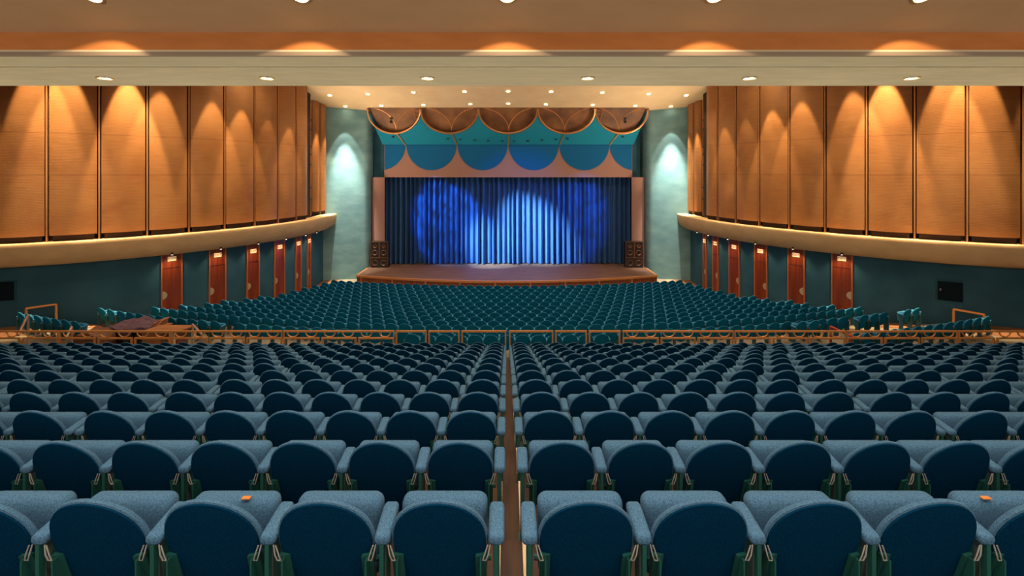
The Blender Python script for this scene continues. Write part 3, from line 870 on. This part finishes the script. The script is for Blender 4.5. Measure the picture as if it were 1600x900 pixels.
PROTO = {}
def chair(X, key, arms, loc, rz, label, group, tip=0.0):
    k = (key, tuple(arms))
    if k not in PROTO:
        r = chair_root(X, arms); PROTO[k] = r
    else:
        src = PROTO[k]; r = src.copy(); COL.objects.link(r)
        for ch in src.children:
            c = ch.copy(); c.parent = r; COL.objects.link(c)
            for g in ch.children:
                g2 = g.copy(); g2.parent = c; COL.objects.link(g2)
    r.location = loc; r.rotation_euler = (0, 0, rz)
    tag(r, label, 'seat', group)
    return r
# merged far seats
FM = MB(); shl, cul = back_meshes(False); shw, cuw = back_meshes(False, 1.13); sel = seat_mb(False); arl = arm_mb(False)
def far_seat(loc, rz, teal, arms=()):
    c, s_ = math.cos(rz), math.sin(rz)
    def put(mb, mi, dx=0):
        b = len(FM.v)
        for x, y, z in mb.v:
            x += dx; FM.v.append((loc[0] + x*c - y*s_, loc[1] + x*s_ + y*c, loc[2] + z))
        FM.f += [tuple(b + i for i in f) for f in mb.f]; FM.m += [mi]*len(mb.f)
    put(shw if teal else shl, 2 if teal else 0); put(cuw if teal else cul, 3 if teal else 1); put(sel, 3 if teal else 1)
    for a in arms: put(arl, 3 if teal else 1, a*.28); 
    m = MB()
    for sx in (-1, 1): m.box((sx*.28 - .015, .05, 0), (sx*.28 + .015, .25, .6))
    put(m, 4)
rowname = ['nearest', 'second nearest', 'third nearest', 'fourth nearest', 'fifth nearest', 'sixth nearest', 'seventh nearest', 'eighth nearest', 'ninth nearest', 'tenth nearest']
N_IND = 10
n_near = 0
SP = .56
for i in range(NROW):
    d, z = row_d(i), row_z(i)
    lim = 1.105*(d + .35) + .12
    for s, side in ((-1, 'left'), (1, 'right')):
        x = .082 + .28; k = 0
        while x - .25 < lim + 2.3:
            last = k in (6, 11) or (k > 11 and (k - 11) % 7 == 0)
            arms = [-s] + ([s] if last else [])
            xx = XG + s*x
            if x - .25 < lim and (i < 9 or (i == 9 and x < 9.0)):
                lab = 'blue theatre seat, %s %s of the centre slot, %s row' % (names[k], side, rowname[i])
                chair(ME, 'near', arms, (xx, d, z), 0, lab, 'blue theatre seats in the near tier'); n_near += 1
            else:
                far_seat((xx, d, z), 0, False, arms)
            x += SP + (.10 if last else 0); k += 1
print('individual tier seats', n_near)
# stalls rows: R of the back tops; half widths from the photograph
ends = [(11.2, 29.3), (11.67, 28.7), (12.04, 27.9), (12.3, 27.15), (12.5, 26.2), (12.9, 25.6), (13.4, 24.9), (13.8, 24.05), (14.35, 23.3), (15.0, 22.7), (15.7, 21.9), (16.4, 21.2), (16.8, 20.2)]
STALL = []
def ring_seats(R, a0, n, label, group, arms_first=True, teal=True, flip=1):
    for k in range(n):
        a = a0 + flip*k*(SP + .015)/R
        x, y = R*math.sin(a), OC - R*math.cos(a)
        arms = [1] if flip > 0 else [-1]
        if k == 0: arms = [-1, 1]
        STALL.append((x, y)); chair(MET, 'stalls', arms, (x, y, zfloor(x, y)), a, label(k), group)
def pair(px, d, nm, side):
    x = (px - CX)*d/F; a = math.atan2(x, OC - d); R = math.hypot(x, OC - d)
    for k in (0, 1):
        aa = a + (k - .5)*(SP + .015)/R
        X, Y = R*math.sin(aa), OC - R*math.cos(aa)
        inner = (k == 0) == (side == 'right')
        STALL.append((X, Y)); chair(MET, 'stalls', [-1, 1] if k == 0 else [1], (X, Y, zfloor(X, Y)), aa,
              'teal theatre seat, %s of the %s' % ('inner one' if inner else 'outer one', nm), 'paired seats in the cross aisle')
pair(1265, 17.6, 'right pair nearest the rail', 'right')
pair(1361, 18.55, 'right middle pair', 'right')
pair(1428, 19.6, 'right pair farthest out by the wall', 'right')
pair(163, 19.9, 'left pair by the wall', 'left')
pair(324, 17.7, 'left pair near the wooden desk', 'left')
a0 = math.atan2(12.4, OC - 15.9)
ring_seats(57.2, a0, 13, lambda k: 'teal theatre seat, %s from the inner end of the right curved row' % names[k], 'right curved row behind the rail')
a0 = -math.atan2(19.7, OC - 18.7)
ring_seats(57.0, a0, 7, lambda k: 'teal theatre seat, %s from the wall in the left curved row' % names[k], 'left curved row behind the rail')
n_far = 0
for i in range(13):
    R = 44.1 + (53.45 - 44.1)*i/11 if i < 12 else 55.0
    amax = math.atan2(ends[i][0], OC - ends[i][1])
    da = SP/R; n = int(amax/da)
    for k in range(-n - 1, n + 2):
        a = (k + (.5 if i % 2 else 0))*da
        if abs(a) > amax: continue
        x, y = R*math.sin(a), OC - R*math.cos(a)
        wx, wy = abs(x) - AC[0], y - AC[1]
        if abs(x) > 5 and math.hypot(wx, wy) < AR - .35 + .42: continue
        if any(math.hypot(x - p, y - q) < .62 for p, q in STALL): continue
        far_seat((x, y, zfloor(x, y)), a, True, (1,)); n_far += 1
for k in range(13):                             # rearmost centre row of the stalls, just beyond the rail
    a = (k - 6)*SP/56.0; x, y = 56.0*math.sin(a), OC - 56.0*math.cos(a)
    far_seat((x, y, zfloor(x, y)), a, True, (1,)); n_far += 1
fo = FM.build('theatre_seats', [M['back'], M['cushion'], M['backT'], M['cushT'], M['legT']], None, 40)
tag(fo, 'rows of teal theatre seats filling the stalls below the rail, and the farthest tier seats', 'seats', None, 'stuff')
print('far seats', n_far, 'faces', len(FM.f))

# ------------------------------------------------------------------ guard rail at the edge of the tier
RD = 15.02; RT = EZ - (516.5 - HY)*RD/F; RB = EZ - (527.3 - HY)*RD/F; RZ = row_z(NROW - 1)
px2x = lambda px: (px - CX)*RD/F
secs = [(92 + 175*k - 175, 92 + 175*(k + 1) - 175) for k in range(4)] + [(972 + 175*k, 972 + 175*(k + 1)) for k in range(4)]
rl = ['outermost left', 'third left', 'second left', 'innermost left', 'innermost right', 'second right', 'third right', 'outermost right']
for (pa, pb), nm in zip(secs, rl):
    xa, xb = px2x(pa + 1), px2x(pb - 1)
    root = empty('guard_rail', ((xa + xb)/2, RD, RZ))
    tag(root, 'copper guard rail with half-round hoops, %s section along the tier edge' % nm, 'guard rail', 'copper guard rail sections')
    mb = MB(); mb.box((xa, RD - .03, RT - .05), (xb, RD + .03, RT)); settle(mb.build('top_rail', M['rail']), root)
    L = xb - xa
    for k in range(3):
        x0 = xa + L*k/3 + (.035 if k else 0); x1 = xa + L*(k + 1)/3 - (.035 if k < 2 else 0)
        mb = MB(); mb.box((x0, RD - .025, RB - .05), (x1, RD + .025, RB))
        mb.box((x0, RD - .025, RZ), (x0 + .05, RD + .025, RB - .05)); mb.box((x1 - .05, RD - .025, RZ), (x1, RD + .025, RB - .05))
        settle(mb.build('lower_frame', M['rail']), root)
    for k in range(6):
        cx_ = xa + L*(k + .5)/6; r = RT - .05 - RB
        mb = MB(); mb.tube([(cx_ - r*1.02*math.cos(t), RD, RT - .05 - (r - .018)*math.sin(t)) for t in [PI*j/14 for j in range(15)]], .019, 8)
        settle(mb.build('hoop', M['rail'], None, 40), root)
    for x in (xa, xb - .03):
        mb = MB(); mb.box((x, RD - .02, RB), (x + .03, RD + .02, RT - .05)); settle(mb.build('end_post', M['rail']), root)
for (pa, pb), nm in zip([(618.5, 666.5), (669.5, 718), (721, 791), (795.5, 864.5), (867.5, 917), (920, 969)], ['first', 'second', 'third', 'fourth', 'fifth', 'sixth']):
    xa, xb = px2x(pa), px2x(pb); root = empty('guard_rail', ((xa + xb)/2, RD, RZ))
    tag(root, 'plain copper guard rail frame, %s of the six at the centre' % nm, 'guard rail', 'plain copper rail frames')
    mb = MB(); mb.box((xa, RD - .03, RT - .05), (xb, RD + .03, RT)); settle(mb.build('top_rail', M['rail']), root)
    for x in (xa, xb - .045):
        mb = MB(); mb.box((x, RD - .025, RZ), (x + .045, RD + .025, RT - .05)); settle(mb.build('post', M['rail']), root)

# stair handrails beyond the guard rail
def handrail(name, pts, mat, label, r=.03, posts=()):
    base = Vector(posts[0][0]) if posts else Vector(pts[0])
    root = empty(name, base); tag(root, label, 'handrail')
    mb = MB(); mb.tube(pts, r, 8); settle(mb.build('grip', mat, None, 40), root)
    for a, b in posts:
        mb = MB(); mb.tube([a, b], r, 8); settle(mb.build('post', mat, None, 40), root)
def fl(p): return (p.x, p.y, zfloor(p.x, p.y))
a, b = P(1490, 483, 19.7), P(1538, 491.5, 19.15); handrail('handrail', [a, b], M['rail'], 'sloping copper handrail behind the right curved row of seats', .045, [(fl(a), a), (fl(b), b)])
a, b = P(88, 475.5, 19.7), P(41, 482, 19.3); handrail('handrail', [a, b], M['rail'], 'sloping copper handrail behind the left curved row of seats', .045, [(fl(a), a), (fl(b), b)])
a, b = P(1298, 510.5, 16.2), P(1331, 525.5, 15.3); handrail('handrail', [a, b], M['redrail'], 'red sloping handrail beside the right guard rail', .04, [(fl(a), a), (fl(b), b)])
a, b = P(44, 492, 16.6), P(28, 524, 15.4); handrail('handrail', [a, b], M['palerail'], 'pale handrail at the far left by the curved row', .035, [(fl(a), a)])
a, b = P(112, 511, 15.9), P(104, 527, 15.4); handrail('handrail', [a, b], M['palerail'], 'short pale handrail left of the brown tarpaulin', .035, [(fl(a), a)])
a, b = P(301, 507, 16.3), P(316, 523, 15.4); handrail('handrail', [a, b], M['palerail'], 'pale handrail just right of the wooden desk', .035, [(fl(a), a)])

# ------------------------------------------------------------------ mixing desk under a cloth, tarpaulin, wooden desk
def zf6(): return EZ - 6.5
zb = zf6()
c = P(212, 500, 17.2)
root = empty('mixing_desk', (c.x, 17.2, zb)); tag(root, 'mixing desk under a mauve cloth in the left cross aisle', 'mixing desk')
mb = MB(); mb.box((-.74, -.35, 0), (.74, .45, .62)); mb.build('desk_body', M['black'], root)
mb = MB(); nx, ny = 22, 12; rr = random.Random(5)
for j in range(ny + 1):
    for k in range(nx + 1):
        u, v = k/nx, j/ny
        x = -.80 + 1.62*u; y = -.45 + 1.0*v
        zz = .80 + .10*v - .08*abs(u - .5) + .05*math.sin(9*u + 4*v) + .03*math.sin(17*u - 7*v) + rr.uniform(-.012, .012)
        if j == 0: zz = .62 + .10*math.sin(11*u) - .25*(u > .42 and u < .62)*1; y = -.47
        if j == 1: y = -.45
        if k == 0 or k == nx: zz -= .35; 
        mb.v.append((x, y, zz))
for j in range(ny):
    for k in range(nx): q = j*(nx+1) + k; mb.f.append((q, q+1, q+nx+2, q+nx+1)); mb.m.append(0)
o = mb.build('cover_cloth', M['cloth'], root, 70); sm = o.modifiers.new('thick', 'SOLIDIFY'); sm.thickness = .012
mb = MB(); mb.box((.86, -.30, .0), (.92, .40, .95)); mb.box((.78, -.38, .70), (1.12, .38, .74)); mb.tube([(.95, -.3, .74), (1.05, -.1, .98), (1.1, .2, 1.0)], .03, 6)
mb.build('side_stand', M['deskw'], root)

c = P(150, 508, 16.4)
mb = MB(); nx, ny = 16, 8
for j in range(ny + 1):
    for k in range(nx + 1):
        u, v = k/nx, j/ny
        x = -.55 + 1.1*u; y = -.35 + .7*v
        zz = .66 + .28*math.sin(PI*min(1, u*1.1))**.6*(.6 + .4*v) + .03*math.sin(14*u + 3*v)
        if j == 0 or k in (0, nx): zz = .18 + .05*math.sin(9*u + 5*v)
        mb.v.append((x, y, zz))
for j in range(ny):
    for k in range(nx): q = j*(nx+1) + k; mb.f.append((q, q+1, q+nx+2, q+nx+1)); mb.m.append(0)
b0 = len(mb.v); root = empty('covered_cart', (c.x, 16.3, zb)); tag(root, 'low cart under a brown leather cover beside the mixing desk', 'covered cart')
o = mb.build('leather_cover', M['tarp'], root, 70); sm = o.modifiers.new('thick', 'SOLIDIFY'); sm.thickness = .015
mb = MB(); mb.box((-.5, -.3, .08), (.5, .3, .62)); mb.build('cart_body', M['spkw'], root)
for sx in (-1, 1):
    for sy in (-1, 1):
        mb = MB(); mb.lathe([(.04, -.02), (.04, .02)], (sx*.42, sy*.24, .04), 'x', 12); mb.build('wheel', M['black'], root)

c = P(258, 512, 16.2)
root = empty('wooden_desk', (c.x, 16.2, zb)); tag(root, 'plain brown wooden desk right of the mixing desk', 'desk')
mb = MB(); mb.prism([(-.66, -.32, .93), (.62, -.30, .93), (.80, .42, .93), (-.50, .42, .93)], (0, 0, .05)); mb.build('desk_top', M['deskw'], root)
mb = MB(); mb.box((-.60, -.28, 0), (.05, .34, .93)); mb.build('pedestal', M['deskw'], root)
mb = MB(); mb.box((.55, -.25, 0), (.60, .30, .93)); mb.build('leg', M['spkw'], root)

# a scrap of orange paper on two of the nearest seats
for k, (sx, lab) in enumerate(((-1, 'left'), (1, 'right'))):
    px = 385 if sx < 0 else 1540
    y = row_d(0) + .255; x = (px - CX)*y/F
    mb = MB(); mb.box((x - .022, y - .012, row_z(0) + .695), (x + .022, y + .012, row_z(0) + .6995))
    tag(mb.build('paper_scrap', nmat('orange_paper_' + lab, (.6, .2, .04), .8)), 'small orange tag on top of a folded seat in the nearest row, %s half' % lab, 'tag')
